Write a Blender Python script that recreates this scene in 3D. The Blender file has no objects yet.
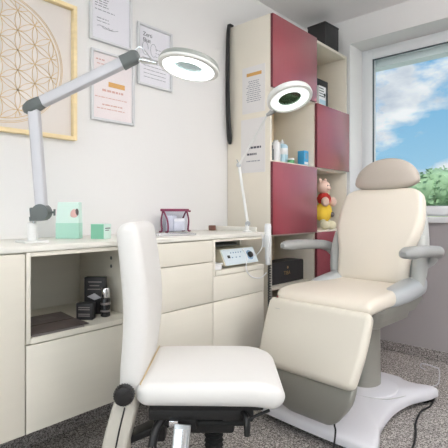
import bpy, bmesh, math, random
from mathutils import Vector, Matrix
random.seed(7)
SC = bpy.context.scene
SKY_AT = (2.3,.2,.6)
FILL_REAR, FILL_SIDE = 52, 12  # strengths of the fill lamps outside the two added windows
COL = SC.collection
PI = math.pi

# ------------------------------------------------------------------ materials
def lin(c):
    return tuple(((v/255)/12.92 if v/255 <= .04045 else ((v/255+.055)/1.055)**2.4) for v in c) + (1,)

def mat(name, rgb, rough=.5, metal=0, spec=.5, coat=0, bump=0, bscale=200, var=0, vscale=6, emit=None, estr=0, stretch=None, trans=0):
    m = bpy.data.materials.new(name); m.use_nodes = True
    nt = m.node_tree; N = nt.nodes; L = nt.links
    b = N['Principled BSDF']
    b.inputs['Base Color'].default_value = lin(rgb)
    b.inputs['Roughness'].default_value = rough
    b.inputs['Metallic'].default_value = metal
    b.inputs['Specular IOR Level'].default_value = spec
    b.inputs['Coat Weight'].default_value = coat
    b.inputs['Coat Roughness'].default_value = .2
    b.inputs['Transmission Weight'].default_value = trans
    tc = N.new('ShaderNodeTexCoord'); mp = N.new('ShaderNodeMapping')
    L.new(tc.outputs['Object'], mp.inputs['Vector'])
    if stretch: mp.inputs['Scale'].default_value = stretch
    if var:
        n = N.new('ShaderNodeTexNoise'); n.inputs['Scale'].default_value = vscale; n.inputs['Detail'].default_value = 5
        L.new(mp.outputs[0], n.inputs['Vector'])
        r = N.new('ShaderNodeMapRange'); r.inputs['To Min'].default_value = 1-var; r.inputs['To Max'].default_value = 1+var
        r.inputs['From Min'].default_value = .3; r.inputs['From Max'].default_value = .7
        L.new(n.outputs['Fac'], r.inputs['Value'])
        h = N.new('ShaderNodeHueSaturation'); h.inputs['Color'].default_value = lin(rgb)
        L.new(r.outputs[0], h.inputs['Value']); L.new(h.outputs[0], b.inputs['Base Color'])
    if bump:
        n2 = N.new('ShaderNodeTexNoise'); n2.inputs['Scale'].default_value = bscale; n2.inputs['Detail'].default_value = 3
        L.new(mp.outputs[0], n2.inputs['Vector'])
        bp = N.new('ShaderNodeBump'); bp.inputs['Strength'].default_value = bump; bp.inputs['Distance'].default_value = .002
        L.new(n2.outputs['Fac'], bp.inputs['Height']); L.new(bp.outputs[0], b.inputs['Normal'])
    if emit:
        b.inputs['Emission Color'].default_value = lin(emit); b.inputs['Emission Strength'].default_value = estr
    return m

def speckle(name, dark, mid, light, scale=330):
    m = bpy.data.materials.new(name); m.use_nodes = True
    nt = m.node_tree; N = nt.nodes; L = nt.links; b = N['Principled BSDF']
    b.inputs['Roughness'].default_value = .75
    tc = N.new('ShaderNodeTexCoord')
    v = N.new('ShaderNodeTexVoronoi'); v.inputs['Scale'].default_value = scale
    n = N.new('ShaderNodeTexNoise'); n.inputs['Scale'].default_value = scale*.35; n.inputs['Detail'].default_value = 4
    L.new(tc.outputs['Object'], v.inputs['Vector']); L.new(tc.outputs['Object'], n.inputs['Vector'])
    sp = N.new('ShaderNodeSeparateColor'); L.new(v.outputs['Color'], sp.inputs[0])
    mx = N.new('ShaderNodeMath'); mx.operation = 'ADD'; L.new(sp.outputs[0], mx.inputs[0])
    s2 = N.new('ShaderNodeMath'); s2.operation = 'MULTIPLY_ADD'; s2.inputs[1].default_value = 1.4; s2.inputs[2].default_value = -.7
    L.new(n.outputs['Fac'], s2.inputs[0]); L.new(s2.outputs[0], mx.inputs[1])
    r = N.new('ShaderNodeValToRGB'); e = r.color_ramp.elements
    e[0].position = .12; e[0].color = lin(dark); e[1].position = .92; e[1].color = lin(light)
    k = e.new(.5); k.color = lin(mid)
    L.new(mx.outputs[0], r.inputs[0]); L.new(r.outputs[0], b.inputs['Base Color'])
    return m

def glass_mat(name, tint=(255,255,255), refl=.5):
    m = bpy.data.materials.new(name); m.use_nodes = True
    nt = m.node_tree; N = nt.nodes; L = nt.links
    for n in list(N):
        if n.type == 'BSDF_PRINCIPLED': N.remove(n)
    out = [n for n in N if n.type == 'OUTPUT_MATERIAL'][0]
    t = N.new('ShaderNodeBsdfTransparent'); t.inputs[0].default_value = lin(tint)
    g = N.new('ShaderNodeBsdfGlossy'); g.inputs['Roughness'].default_value = .03
    f = N.new('ShaderNodeFresnel'); f.inputs['IOR'].default_value = 1.45
    mu = N.new('ShaderNodeMath'); mu.operation = 'MULTIPLY'; mu.inputs[1].default_value = refl
    mx = N.new('ShaderNodeMixShader')
    ge = N.new('ShaderNodeNewGeometry'); iv = N.new('ShaderNodeMath'); iv.operation = 'SUBTRACT'; iv.inputs[0].default_value = 1
    L.new(ge.outputs['Backfacing'], iv.inputs[1]); m3 = N.new('ShaderNodeMath'); m3.operation = 'MULTIPLY'
    L.new(f.outputs[0], mu.inputs[0]); L.new(mu.outputs[0], m3.inputs[0]); L.new(iv.outputs[0], m3.inputs[1]); L.new(m3.outputs[0], mx.inputs[0]); L.new(t.outputs[0], mx.inputs[1]); L.new(g.outputs[0], mx.inputs[2])
    L.new(mx.outputs[0], out.inputs[0])
    return m

M = dict(
 wall=mat('white_paint', (236,234,232), .8, bump=.15, bscale=60),
 ceil=mat('ceiling_paint', (240,237,237), .85),
 greywall=mat('lower_wall_grey', (168,163,164), .8, bump=.1, bscale=60),
 cream=mat('cream_laminate', (226,221,208), .42, var=.012, vscale=3, stretch=(1,1,12)),
 worktop=mat('worktop_laminate', (233,230,221), .3),
 shelfcream=mat('shelf_laminate', (231,223,208), .5, var=.015, vscale=4),
 maple=mat('maple_laminate', (222,203,172), .5, var=.03, vscale=4, stretch=(1,1,8)),
 red=mat('burgundy_laminate', (148,58,69), .3, spec=.6, coat=1, var=.04, vscale=8, stretch=(14,14,1)),
 rededge=mat('burgundy_edge', (104,34,44), .5),
 floor=speckle('speckled_floor', (84,79,77), (146,139,135), (212,207,202), 260),
 skirting=speckle('speckled_skirting', (80,76,74), (138,131,128), (196,190,186)),
 upvc=mat('window_plastic', (238,239,240), .3),
 gasket=mat('gasket', (74,84,90), .6),
 glass=glass_mat('window_glass', (252,255,255), .35),
 picglass=glass_mat('picture_glass', (255,255,255), .5),
 lens=glass_mat('lens_glass', (236,242,242), 1.0),
 lensdark=glass_mat('tinted_lens_glass', (200,216,204), .9),
 pine=mat('pale_wood', (240,219,172), .5, var=.05, vscale=10, stretch=(1,1,6)),
 canvas=mat('canvas', (222,215,209), .9, bump=.2, bscale=500),
 gold=mat('gold_line', (212,182,132), .5),
 silverframe=mat('silver_frame', (216,216,217), .35),
 paper=mat('paper', (236,234,240), .7),
 paperw=mat('warm_paper', (240,230,230), .7),
 sheet=mat('notice_sheet', (228,224,222), .7),
 ink=mat('grey_ink', (150,150,158), .8),
 inkd=mat('dark_ink', (84,84,92), .8),
 inkr=mat('red_ink', (214,170,160), .8),
 inko=mat('orange_ink', (214,164,96), .8),
 lampgrey=mat('lamp_arm_grey', (196,195,199), .4, metal=.15),
 lampdark=mat('lamp_joint_grey', (98,104,103), .5),
 lampwhite=mat('lamp_white', (232,232,229), .35),
 lampshell=mat('lamp_shell', (150,154,148), .4),
 ring=mat('ring_tube', (255,255,255), .5, emit=(250,252,255), estr=9),
 ringb=mat('ring_tube_soft', (240,244,240), .5, emit=(244,255,248), estr=1.1),
 chrome=mat('chrome', (214,214,216), .15, metal=1),
 steel=mat('brushed_metal', (176,177,178), .33, metal=.85),
 black=mat('black_plastic', (24,24,25), .45),
 blackgloss=mat('black_gloss', (30,29,30), .22),
 rubber=mat('rubber', (20,20,20), .75, bump=.3, bscale=300),
 blackcard=mat('black_card', (40,39,41), .5, var=.05),
 brownprint=mat('brown_print', (96,84,82), .35, var=.25, vscale=14),
 greyprint=mat('grey_print', (128,120,118), .35),
 skinprint=mat('warm_print', (128,84,74), .4, var=.2, vscale=18),
 whitevinyl=mat('white_vinyl', (229,227,224), .45, bump=.08, bscale=400),
 covergrey=mat('beige_plastic', (206,201,190), .45),
 piping=mat('gold_piping', (214,190,146), .5),
 creamvinyl=mat('cream_vinyl', (229,220,206), .42, bump=.06, bscale=500),
 legvinyl=mat('cream_leg_vinyl', (219,213,200), .42, bump=.06, bscale=500),
 headvinyl=mat('taupe_vinyl', (190,180,169), .45, bump=.06, bscale=500),
 shell=mat('grey_shell', (186,187,184), .4),
 shellpaint=mat('silver_shell', (194,198,200), .28, metal=.2),
 column=mat('column_paint', (158,157,149), .35, metal=.3),
 armpad=mat('arm_pad', (158,159,157), .45),
 basewhite=mat('base_plastic', (222,221,226), .28),
 mint=mat('mint_card', (176,222,204), .5),
 mintpale=mat('pale_mint_card', (214,238,228), .5),
 mintdark=mat('green_card', (126,190,160), .5),
 pinkp=mat('pink_print', (228,186,180), .6),
 plum=mat('plum_trim', (122,36,72), .5),
 pouch=glass_mat('clear_film', (236,238,244), 1.0),
 tissue=mat('pouch_contents', (236,236,242), .7, var=.08, vscale=30),
 blue=mat('blue_card', (70,160,206), .4),
 paleblue=mat('pale_blue', (178,210,222), .35),
 whitep=mat('white_plastic', (235,236,236), .35),
 greenp=mat('green_plastic', (96,168,112), .4),
 devicebody=mat('device_body', (222,214,190), .45),
 devicefront=mat('device_front', (205,216,222), .4),
 devblue=mat('device_blue', (120,150,176), .4),
 plushpink=mat('plush_pink', (240,206,190), .95, bump=.6, bscale=120),
 plushred=mat('plush_red', (190,52,44), .95, bump=.6, bscale=120),
 plushyellow=mat('plush_yellow', (246,206,70), .95, bump=.6, bscale=120),
 plushcream=mat('plush_cream', (242,236,206), .95, bump=.6, bscale=120),
 brownbox=mat('brown_plastic', (134,92,80), .5),
 goldfoil=mat('foil_print', (170,140,96), .4),
 redplastic=mat('dark_red_plastic', (140,32,44), .45),
 outwall=mat('outer_lintel', (240,243,243), .7),
 leafpale=mat('pale_leaves', (160,188,150), .8, var=.2, vscale=.8),  # far leaf colours, here and leafdark, paled to carry distance haze
 leafyellow=mat('yellow_leaves', (190,212,138), .8, var=.2, vscale=.8),
 leafdark=mat('deep_leaves', (146,178,146), .8, var=.2, vscale=.8),
 bark=mat('bark', (110,96,80), .9),
 meadow=mat('meadow', (188,196,176), .9, var=.15, vscale=.3),
 hillm=mat('hill_green', (146,176,158), .9, var=.15, vscale=.15),
 panel=mat('fill_diffuser', (255,255,255), .5, emit=(255,250,244), estr=2.0),  # glow of the added fill panels
)

# ------------------------------------------------------------------ helpers
def obj(name, bm, m, parent=None, smooth=True, ang=40, mods=None):
    bmesh.ops.recalc_face_normals(bm, faces=bm.faces)
    me = bpy.data.meshes.new(name); bm.to_mesh(me); bm.free()
    ms = m if isinstance(m, (list, tuple)) else [m]
    for x in ms: me.materials.append(x)
    if smooth:
        for p in me.polygons: p.use_smooth = True
        me.set_sharp_from_angle(angle=math.radians(ang))
    o = bpy.data.objects.new(name, me); COL.objects.link(o)
    if parent: o.parent = parent
    return o

def tag(o, label, cat, group=None, kind=None):
    o['label'] = label; o['category'] = cat
    if group: o['group'] = group
    if kind: o['kind'] = kind
    return o

def thing(name, label, cat, loc=(0,0,0), rz=0, group=None):
    o = bpy.data.objects.new(name, None); COL.objects.link(o)
    o.location = loc; o.rotation_euler = (0,0,rz); o.empty_display_size = .05
    return tag(o, label, cat, group)

def struct(name, bm, m, parent=None, smooth=False):
    o = obj(name, bm, m, parent, smooth)
    if not parent: o['kind'] = 'structure'
    return o

def NB(): return bmesh.new()

def box(bm, x0,x1,y0,y1,z0,z1, bev=0, seg=2, mi=0, mtx=None):
    r = bmesh.ops.create_cube(bm, size=1)
    vs = r['verts']
    for v in vs:
        v.co = Vector(((x0+x1)/2+v.co.x*(x1-x0), (y0+y1)/2+v.co.y*(y1-y0), (z0+z1)/2+v.co.z*(z1-z0)))
    fs = list({f for v in vs for f in v.link_faces})
    if bev:
        es = list({e for v in vs for e in v.link_edges})
        rr = bmesh.ops.bevel(bm, geom=es+vs, offset=bev, segments=seg, affect='EDGES', profile=.5)
        fs = rr['faces'] + [f for f in fs if f.is_valid]
        vs = list({v for f in fs for v in f.verts})
    for f in fs:
        if f.is_valid: f.material_index = mi
    if mtx is not None:
        for v in vs: v.co = mtx @ v.co
    return vs

def ringpts(cen, u, v, a, b, r, n=5):
    r = min(r, a*.999, b*.999); P = []
    for sx, sy, a0 in ((1,1,0),(-1,1,PI/2),(-1,-1,PI),(1,-1,1.5*PI)):
        cx, cy = sx*(a-r), sy*(b-r)
        for k in range(n+1):
            t = a0+PI/2*k/n
            P.append(cen + u*(cx+r*math.cos(t)) + v*(cy+r*math.sin(t)))
    return P

def loft(bm, rings, mi=0, cap=True):
    R = [[bm.verts.new(p) for p in ring] for ring in rings]
    n = len(R[0])
    for i in range(len(R)-1):
        for j in range(n):
            f = bm.faces.new((R[i][j], R[i][(j+1)%n], R[i+1][(j+1)%n], R[i+1][j])); f.material_index = mi
    if cap:
        f = bm.faces.new(R[0][::-1]); f.material_index = mi
        f = bm.faces.new(R[-1]); f.material_index = mi

def smoothpath(P, n=8):
    P = [Vector(p) for p in P]
    if len(P) < 3: return P
    out = []
    for i in range(len(P)-1):
        p0 = P[max(i-1,0)]; p1 = P[i]; p2 = P[i+1]; p3 = P[min(i+2,len(P)-1)]
        for k in range(n):
            t = k/n
            out.append(.5*((2*p1)+(p2-p0)*t+(2*p0-5*p1+4*p2-p3)*t*t+(3*p1-p0-3*p2+p3)*t**3))
    out.append(P[-1]); return out

def slab(bm, pts, wdir, Rc=.03, er=None, mi=0):
    """padded slab: pts = [(x,y,z,halfwidth,halfthickness)], wdir = width axis, Rc = corner radius seen face on"""
    wdir = Vector(wdir).normalized()
    Q = []
    V5 = [tuple(p) for p in pts]
    n = 10
    for i in range(len(V5)-1):
        p0 = V5[max(i-1,0)]; p1 = V5[i]; p2 = V5[i+1]; p3 = V5[min(i+2,len(V5)-1)]
        for k in range(n):
            t = k/n
            Q.append([.5*((2*b)+(c-a)*t+(2*a-5*b+4*c-d)*t*t+(3*b-a-3*c+d)*t**3) for a,b,c,d in zip(p0,p1,p2,p3)])
    Q.append(list(V5[-1]))
    L = [0]
    for i in range(1, len(Q)):
        L.append(L[-1]+(Vector(Q[i][:3])-Vector(Q[i-1][:3])).length)
    T = L[-1]
    def at(s):
        for i in range(1, len(L)):
            if s <= L[i] or i == len(L)-1:
                t = (s-L[i-1])/max(L[i]-L[i-1],1e-9); a = Q[i-1]; b = Q[i]
                return [x+(y-x)*t for x,y in zip(a,b)], (Vector(b[:3])-Vector(a[:3])).normalized()
    ends = [Rc*(1-math.cos(PI/2*k/8)) for k in range(9)]
    ss = sorted(set([round(e,6) for e in ends]+[round(T-e,6) for e in ends]+[round(Rc+(T-2*Rc)*k/14,6) for k in range(1,14)]))
    rings = []
    for s in ss:
        q, tg = at(s)
        nv = tg.cross(wdir).normalized()
        a, b = q[3], q[4]
        e = min(s, T-s)
        if e < Rc: a = a-(Rc-math.sqrt(max(Rc*Rc-(Rc-e)**2, 0)))
        rb = min(b*1.2, Rc)
        if e < rb: b = max(b*math.sqrt(max(1-((rb-e)/rb)**2, 0)), b*.12)
        rings.append(ringpts(Vector(q[:3]), wdir, nv, a, b, er if er else b*.85, 4))
    loft(bm, rings, mi)

def tube(bm, P, r, seg=8, mi=0, cap=True):
    P = [Vector(p) for p in P]
    rr = r if isinstance(r, (list,tuple)) else [r]*len(P)
    t0 = (P[1]-P[0]).normalized()
    u = t0.orthogonal().normalized(); rings = []
    for i, p in enumerate(P):
        t = ((P[min(i+1,len(P)-1)]-P[max(i-1,0)])).normalized()
        u = (u - t*u.dot(t)).normalized(); v = t.cross(u)
        rings.append([p+(u*math.cos(2*PI*k/seg)+v*math.sin(2*PI*k/seg))*rr[i] for k in range(seg)])
    loft(bm, rings, mi, cap)

def bar(bm, p0, p1, a, b, up=(0,0,1), r=.004, mi=0):
    p0 = Vector(p0); p1 = Vector(p1); t = (p1-p0).normalized(); up = Vector(up)
    u = t.cross(up).normalized(); v = u.cross(t).normalized()
    loft(bm, [ringpts(p0,u,v,a,b,r,3), ringpts(p1,u,v,a,b,r,3)], mi)

def lathe(bm, prof, seg=32, mtx=None, mi=0, closed=False):
    rings = []
    for r, z in prof:
        rings.append([Vector((max(r,1e-5)*math.cos(2*PI*k/seg), max(r,1e-5)*math.sin(2*PI*k/seg), z)) for k in range(seg)])
    if mtx is not None: rings = [[mtx @ p for p in ring] for ring in rings]
    if closed: rings.append(rings[0])
    R = [[bm.verts.new(p) for p in ring] for ring in (rings[:-1] if closed else rings)]
    if closed: R.append(R[0])
    for i in range(len(R)-1):
        for j in range(seg):
            f = bm.faces.new((R[i][j], R[i][(j+1)%seg], R[i+1][(j+1)%seg], R[i+1][j])); f.material_index = mi
    if not closed:
        bm.faces.new(R[0][::-1]).material_index = mi; bm.faces.new(R[-1]).material_index = mi

def axis_m(loc, zdir, xdir=None):
    z = Vector(zdir).normalized()
    x = Vector(xdir) if xdir else z.orthogonal()
    x = (x - z*x.dot(z)).normalized(); y = z.cross(x)
    m = Matrix((x,y,z)).transposed().to_4x4(); m.translation = Vector(loc); return m

def blob(bm, loc, rad, sub=3, jit=0, seed=0, mi=0, mtx=None):
    r = bmesh.ops.create_icosphere(bm, subdivisions=sub, radius=1)
    rnd = random.Random(seed)
    for v in r['verts']:
        k = 1+jit*(rnd.random()-.5)
        v.co = Vector((v.co.x*rad[0]*k, v.co.y*rad[1]*k, v.co.z*rad[2]*k))
        if mtx is not None: v.co = mtx @ v.co
        v.co += Vector(loc)
    for f in {f for v in r['verts'] for f in v.link_faces}: f.material_index = mi

def text_obj(name, body, size, m, mtx, parent=None, extrude=.0004):
    c = bpy.data.curves.new(name, 'FONT'); c.body = body; c.size = size; c.extrude = extrude
    c.align_x = 'LEFT'; c.resolution_u = 2
    t = bpy.data.objects.new(name+'_curve', c); COL.objects.link(t)
    dg = bpy.context.evaluated_depsgraph_get(); dg.update()
    me = bpy.data.meshes.new_from_object(t.evaluated_get(dg)); me.name = name
    bpy.data.objects.remove(t)
    me.transform(mtx); me.materials.clear(); me.materials.append(m)
    o = bpy.data.objects.new(name, me); COL.objects.link(o)
    if parent: o.parent = parent
    return o

# ------------------------------------------------------------------ room
XL, YW, ZC, XR, YB = -1.864, 3.13, 2.47, 2.3, -2.2
b = NB(); box(b, XL-.2, XR+.2, YB-.2, YW+.35, -.12, 0); struct('floor', b, M['floor'])
b = NB(); box(b, XL-.2, XR+.2, YB-.2, YW+.35, ZC, ZC+.15); struct('ceiling', b, M['ceil'])
b = NB(); box(b, XL-.2, XL, YB-.2, YW+.35, 0, ZC); struct('wall_left', b, M['wall'])
b = NB(); box(b, XR, XR+.2, YB-.2, -1.3, 0, ZC); box(b, XR, XR+.2, 1.7, YW+.35, 0, ZC); box(b, XR, XR+.2, -1.3, 1.7, 0, .85); box(b, XR, XR+.2, -1.3, 1.7, 2.3, ZC)
struct('wall_right', b, M['wall'])
b = NB(); box(b, XL, -1.2, YB-.2, YB, 0, ZC); box(b, 1.6, XR, YB-.2, YB, 0, ZC); box(b, -1.2, 1.6, YB-.2, YB, 0, .85); box(b, -1.2, 1.6, YB-.2, YB, 2.3, ZC)
struct('wall_rear', b, M['wall'])
WX0, WX1, WZ0, WZ1 = -1.52, .45, .92, 2.28
b = NB()
box(b, XL, WX0, YW, YW+.35, 0, ZC)
box(b, WX1, XR, YW, YW+.35, 0, ZC)
box(b, WX0, WX1, YW, YW+.35, WZ1, ZC)
box(b, WX0, WX1, YW+.001, YW+.35, 0, WZ0)
box(b, -1.49, XR, YW-.0025, YW+.01, .066, WZ0, mi=1)  # darker grey from the skirting up to the sill
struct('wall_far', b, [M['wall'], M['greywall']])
b = NB(); box(b, -1.49, XR, YW-.014, YW-.003, 0, .066, .002); struct('baseboard_far', b, M['skirting'])
b = NB(); box(b, XL+.001, XL+.014, YB, 2.09, 0, .066, .002); struct('baseboard_left', b, M['skirting'])
b = NB(); box(b, WX0-.0, WX1, YW-.025, 3.335, .921, .96, .004); struct('trim_1', b, M['upvc'])   # window sill
# window: outer frame, sash, gasket, pane
wroot = bpy.data.objects.new('window_1', None); COL.objects.link(wroot); wroot['kind'] = 'structure'; wroot.location = (0,0,0)
def rect_frame(bm, x0,x1,z0,z1,y0,y1,w,wb=None,bev=.003,mi=0):
    wb = wb or w
    box(bm, x0,x0+w,y0,y1,z0,z1,bev,mi=mi); box(bm, x1-w,x1,y0,y1,z0,z1,bev,mi=mi)
    box(bm, x0+w,x1-w,y0,y1,z1-w,z1,bev,mi=mi); box(bm, x0+w,x1-w,y0,y1,z0,z0+wb,bev,mi=mi)
b = NB(); rect_frame(b, WX0, WX1, .962, WZ1, 3.345, 3.42, .045); struct('window_frame', b, M['upvc'], wroot, True)
b = NB(); rect_frame(b, WX0+.035, WX1-.035, .975, WZ1-.03, 3.325, 3.40, .058, .062, .006); struct('sash', b, M['upvc'], wroot, True)
b = NB(); rect_frame(b, WX0+.09, WX1-.09, 1.033, WZ1-.085, 3.332, 3.352, .008, .005, 0); struct('gasket', b, M['gasket'], wroot)
b = NB(); box(b, WX0+.095, WX1-.095, 3.37, 3.374, 1.035, WZ1-.088); struct('pane', b, M['glass'], wroot)
b = NB(); box(b, WX0+.0, WX1, 3.425, 3.53, 2.15, 2.36, .004); struct('trim_2', b, M['outwall'])   # roller shutter casing outside

def fill_window(nm, mtx, w_, z0, z1):  # unseen window, added as an opening for fill light
    o = bpy.data.objects.new(nm, None); COL.objects.link(o); o['kind'] = 'structure'
    b = NB(); rect_frame(b, -w_/2, w_/2, z0, z1, -.04, .03, .06); box(b, -.035, .035, -.04, .03, z0+.06, z1-.06)
    for v in b.verts: v.co = mtx @ v.co
    struct('window_frame', b, M['upvc'], o)
    b = NB(); box(b, -w_/2+.055, w_/2-.055, -.003, .003, z0+.055, z1-.055)
    for v in b.verts: v.co = mtx @ v.co
    struct('pane', b, M['glass'], o)
fill_window('fill_window_2', Matrix.Translation((.2,YB-.1,0)), 2.8, .85, 2.3)
fill_window('fill_window_3', Matrix.Translation((XR+.1,.2,0)) @ Matrix.Rotation(PI/2,4,'Z'), 3.0, .85, 2.3)

# ------------------------------------------------------------------ outside
b = NB(); box(b, -140, 120, 4.5, 160, -3.4, -3.2); struct('ground', b, M['meadow'])
b = NB()
nx, ny = 60, 14
G = [[b.verts.new((-120+240*i/nx, 95+50*j/ny, -3.3+ (math.sin(PI*min(1,j/ny*1.0))**.8)*(9.0+2.2*math.sin(i*.31+1)+1.2*math.sin(i*.83)+.5*math.sin(i*2.1+j)))) for j in range(ny+1)] for i in range(nx+1)]
for i in range(nx):
    for j in range(ny): b.faces.new((G[i][j],G[i+1][j],G[i+1][j+1],G[i][j+1]))
struct('hill', b, M['hillm'], None, True)
def tree_mesh(seed, R, H, n, ls):
    rnd = random.Random(seed); bm = NB()
    cl = []
    for k in range(16):
        a = rnd.random()*2*PI; rr = R*.62*math.sqrt(rnd.random()); zz = H*(.42+.42*rnd.random())
        cl.append((Vector((rr*math.cos(a), rr*math.sin(a), zz)), R*(.38+.2*rnd.random())))
    for c, r in cl:
        blob(bm, c, (r*.86,r*.86,r*.72), 2, .25, seed*7+int(r*1000))
        for q in range(n):
            d = Vector((rnd.gauss(0,1),rnd.gauss(0,1),rnd.gauss(0,1))).normalized()
            p = c + Vector((d.x*r,d.y*r,d.z*r*.85))*(.85+.25*rnd.random())
            u = (d+Vector((rnd.uniform(-.9,.9),rnd.uniform(-.9,.9),rnd.uniform(-.9,.9)))).normalized()
            s = ls*(.6+.8*rnd.random()); v = u.orthogonal().normalized(); w = u.cross(v)
            bm.faces.new([bm.verts.new(p+v*s), bm.verts.new(p+w*s*.7), bm.verts.new(p-v*s), bm.verts.new(p-w*s*.7)])
    return bm
def tree(name, label, mk, seed, R, H, n=90, ls=.3):
    t = thing(name, label, 'tree', (0,0,-3.2), 0, 'trees beyond the window')
    obj('foliage', tree_mesh(seed,R,H,n,ls), M[mk], t)
    bm = NB(); tube(bm, [(0,0,-.1),(.1,.05,H*.3),(0,.1,H*.6)], [R*.09,R*.07,R*.03], 8); obj('trunk', bm, M['bark'], t)
    return t
def dup(root, loc, rz, label=None, sc=None):
    r = root.copy(); COL.objects.link(r); r.location = loc; r.rotation_euler = (0,0,rz)
    if label: r['label'] = label
    if sc: r.scale = (sc,sc,sc)
    for ch in root.children:
        c = ch.copy(); COL.objects.link(c); c.parent = r
        for g in ch.children:
            d = g.copy(); COL.objects.link(d); d.parent = c
    return r
tl = ['tall hazy green tree in the row beyond the window', 'low bright yellow-green bush outside just above the window sill']
tA = tree('leafy_tree', tl[0], 'leafpale', 3, 4.2, 9.6); tB = tree('leafy_tree', tl[0], 'leafdark', 5, 3.8, 8.8)
tC = tree('garden_bush', tl[1], 'leafyellow', 9, 2.2, 4.6, 80, .13)
tA.location = (-17.0, 58, -3.2); tB.location = (-25.5, 65, -3.2)
for i,(x,y,s) in enumerate([(-8.5,63,1.0),(-34,60,1.0),(-43,67,1.02),(.5,61,1.0),(9,66,.95),(18,60,1.05),(-52,61,.95),(27,64,1.0)]):
    dup((tA,tB)[i%2], (x,y,-3.2), i*1.3, sc=s)
tC.location = (-7.2, 26, -3.2)
tC['group'] = 'bushes outside the window'
for i,(x,y,s) in enumerate([(-12.6,27,.96),(-1.8,26.5,1.0),(-18,27.5,.98),(3.6,27,1.0),(9,26.5,.97)]):
    dup(tC, (x,y,-3.2), i*1.7+.5, sc=s)

# ------------------------------------------------------------------ counter
CX = -1.444; CB = XL+.0003
def cab_body(bm, y0, y1, z0=.263, z1=.862, openz=None):
    t = .016
    box(bm, CB, CX-.02, y0, y0+t, z0, z1, .001); box(bm, CB, CX-.02, y1-t, y1, z0, z1, .001)
    box(bm, CB, CX-.02, y0+t, y1-t, z0, z0+t); box(bm, CB, CX-.02, y0+t, y1-t, z1-t, z1)
    box(bm, CB, CB+.008, y0+t, y1-t, z0+t, z1-t)
g = .0015
cg = 'wall-hung cream cabinets under the worktop'
c1 = thing('base_cabinet', 'plain cream cabinet with one tall door at the left end, left of the open niche', 'cabinet', (0,0,0), 0, cg)
b = NB(); cab_body(b, .19, .63-g); obj('body', b, M['cream'], c1)
b = NB(); box(b, CX-.018, CX, .19, .63-g*2, .263, .859, .0015); obj('door', b, M['cream'], c1)
c2 = thing('niche_cabinet', 'cream cabinet with an open niche holding a black booklet and boxes above a door', 'cabinet', (0,0,0), 0, cg)
b = NB(); t = .016
box(b, CB, CX, .63+g, .646, .56, .862, .001); box(b, CB, CX, 1.059, 1.075-g, .56, .862, .001)
box(b, CB, CX-.02, .63+g, .646, .263, .56); box(b, CB, CX-.02, 1.059, 1.075-g, .263, .56)
box(b, CB, CX-.02, .646, 1.059, .263, .279); box(b, CB, CX, .646, 1.059, .848, .862); box(b, CB, CB+.008, .646, 1.059, .279, .848)
obj('body', b, M['cream'], c2)
b = NB(); box(b, CB+.008, CX+.001, .6465, 1.0585, .557, .577, .001); obj('shelf', b, M['cream'], c2)
b = NB(); box(b, CX-.018, CX, .63+g, 1.075-g, .263, .5535, .0015); obj('door', b, M['cream'], c2)
for zz in (.80, .765):
    b = NB(); lathe(b, [(.006,0),(.0075,.001),(.0075,.0015)], 12, axis_m((-1.60,1.0595,zz),(0,-1,0))); obj('shelf_pin_hole', b, M['lampdark'], c2)
c3 = thing('drawer_cabinet', 'cream cabinet of two drawers over a door, behind the white task chair', 'cabinet', (0,0,0), 0, cg)
b = NB(); cab_body(b, 1.075, 1.525-g); obj('body', b, M['cream'], c3)
for nm, z0, z1 in (('door',.263,.559),('drawer',.5625,.7545),('drawer',.758,.859)):
    b = NB(); box(b, CX-.018, CX, 1.075+g, 1.525-g, z0, z1, .0015); obj(nm, b, M['cream'], c3)
c4 = thing('device_cabinet', 'cream cabinet with an open device bay at the right end of the counter', 'cabinet', (0,0,0), 0, cg)
b = NB()
box(b, CB, CX, 1.525+g, 1.541, .683, .862, .001); box(b, CB, CX-.16, 1.916, 1.93, .683, .862, .001)
box(b, CB, CX-.02, 1.525+g, 1.541, .263, .683); box(b, CB, CX-.001, 1.916, 1.93, .263, .683)
box(b, CB, CX-.02, 1.541, 1.916, .263, .279); box(b, CB, CX, 1.541, 1.93, .85, .862); box(b, CB, CB+.008, 1.541, 1.916, .279, .85)
obj('body', b, M['cream'], c4)
b = NB(); box(b, CB+.008, CX+.004, 1.5415, 1.93, .685, .709, .002); obj('shelf', b, M['cream'], c4)
b = NB(); box(b, CX-.018, CX, 1.525+g, 1.93, .263, .559, .0015); obj('door', b, M['cream'], c4)
b = NB(); box(b, CX-.018, CX, 1.525+g, 1.93, .5625, .682, .0015); obj('drawer', b, M['cream'], c4)
b = NB(); box(b, CB, CX+.004, .17, 1.935, .864, .884, .002)
box(b, CB, CX-.05, 1.923, 1.935, .884, .91, .002)
tag(obj('worktop', b, M['worktop']), 'long pale worktop running over the cream cabinets along the left wall', 'worktop')

# ------------------------------------------------------------------ tall shelf unit
SX0, SX1 = XL+.003, -1.523
Y0, YM, Y1 = 2.10, 2.6115, 3.088
Z = [.02, .42, .857, 1.295, 1.733, 2.171]
s = thing('shelf_unit', 'tall cream and burgundy chequered shelf unit between the counter and the window', 'shelf', (0,0,0))
b = NB(); box(b, SX0, SX1, Y0, Y0+.018, 0, Z[5], .001); obj('side_panel', b, M['shelfcream'], s)
b = NB(); box(b, SX0, SX1, Y1-.018, Y1, 0, Z[5], .001); obj('side_panel', b, M['shelfcream'], s)
b = NB(); box(b, SX0, SX1-.003, YM-.009, YM+.009, .02, Z[5]-.019, .001); obj('divider', b, M['shelfcream'], s)
b = NB(); box(b, SX0, SX0+.008, Y0+.018, Y1-.018, .02, Z[5]-.02); obj('back_panel', b, M['maple'], s)
b = NB(); box(b, SX0, SX1, Y0+.018, Y1-.018, Z[5]-.018, Z[5], .001); obj('top_panel', b, M['shelfcream'], s)
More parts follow.
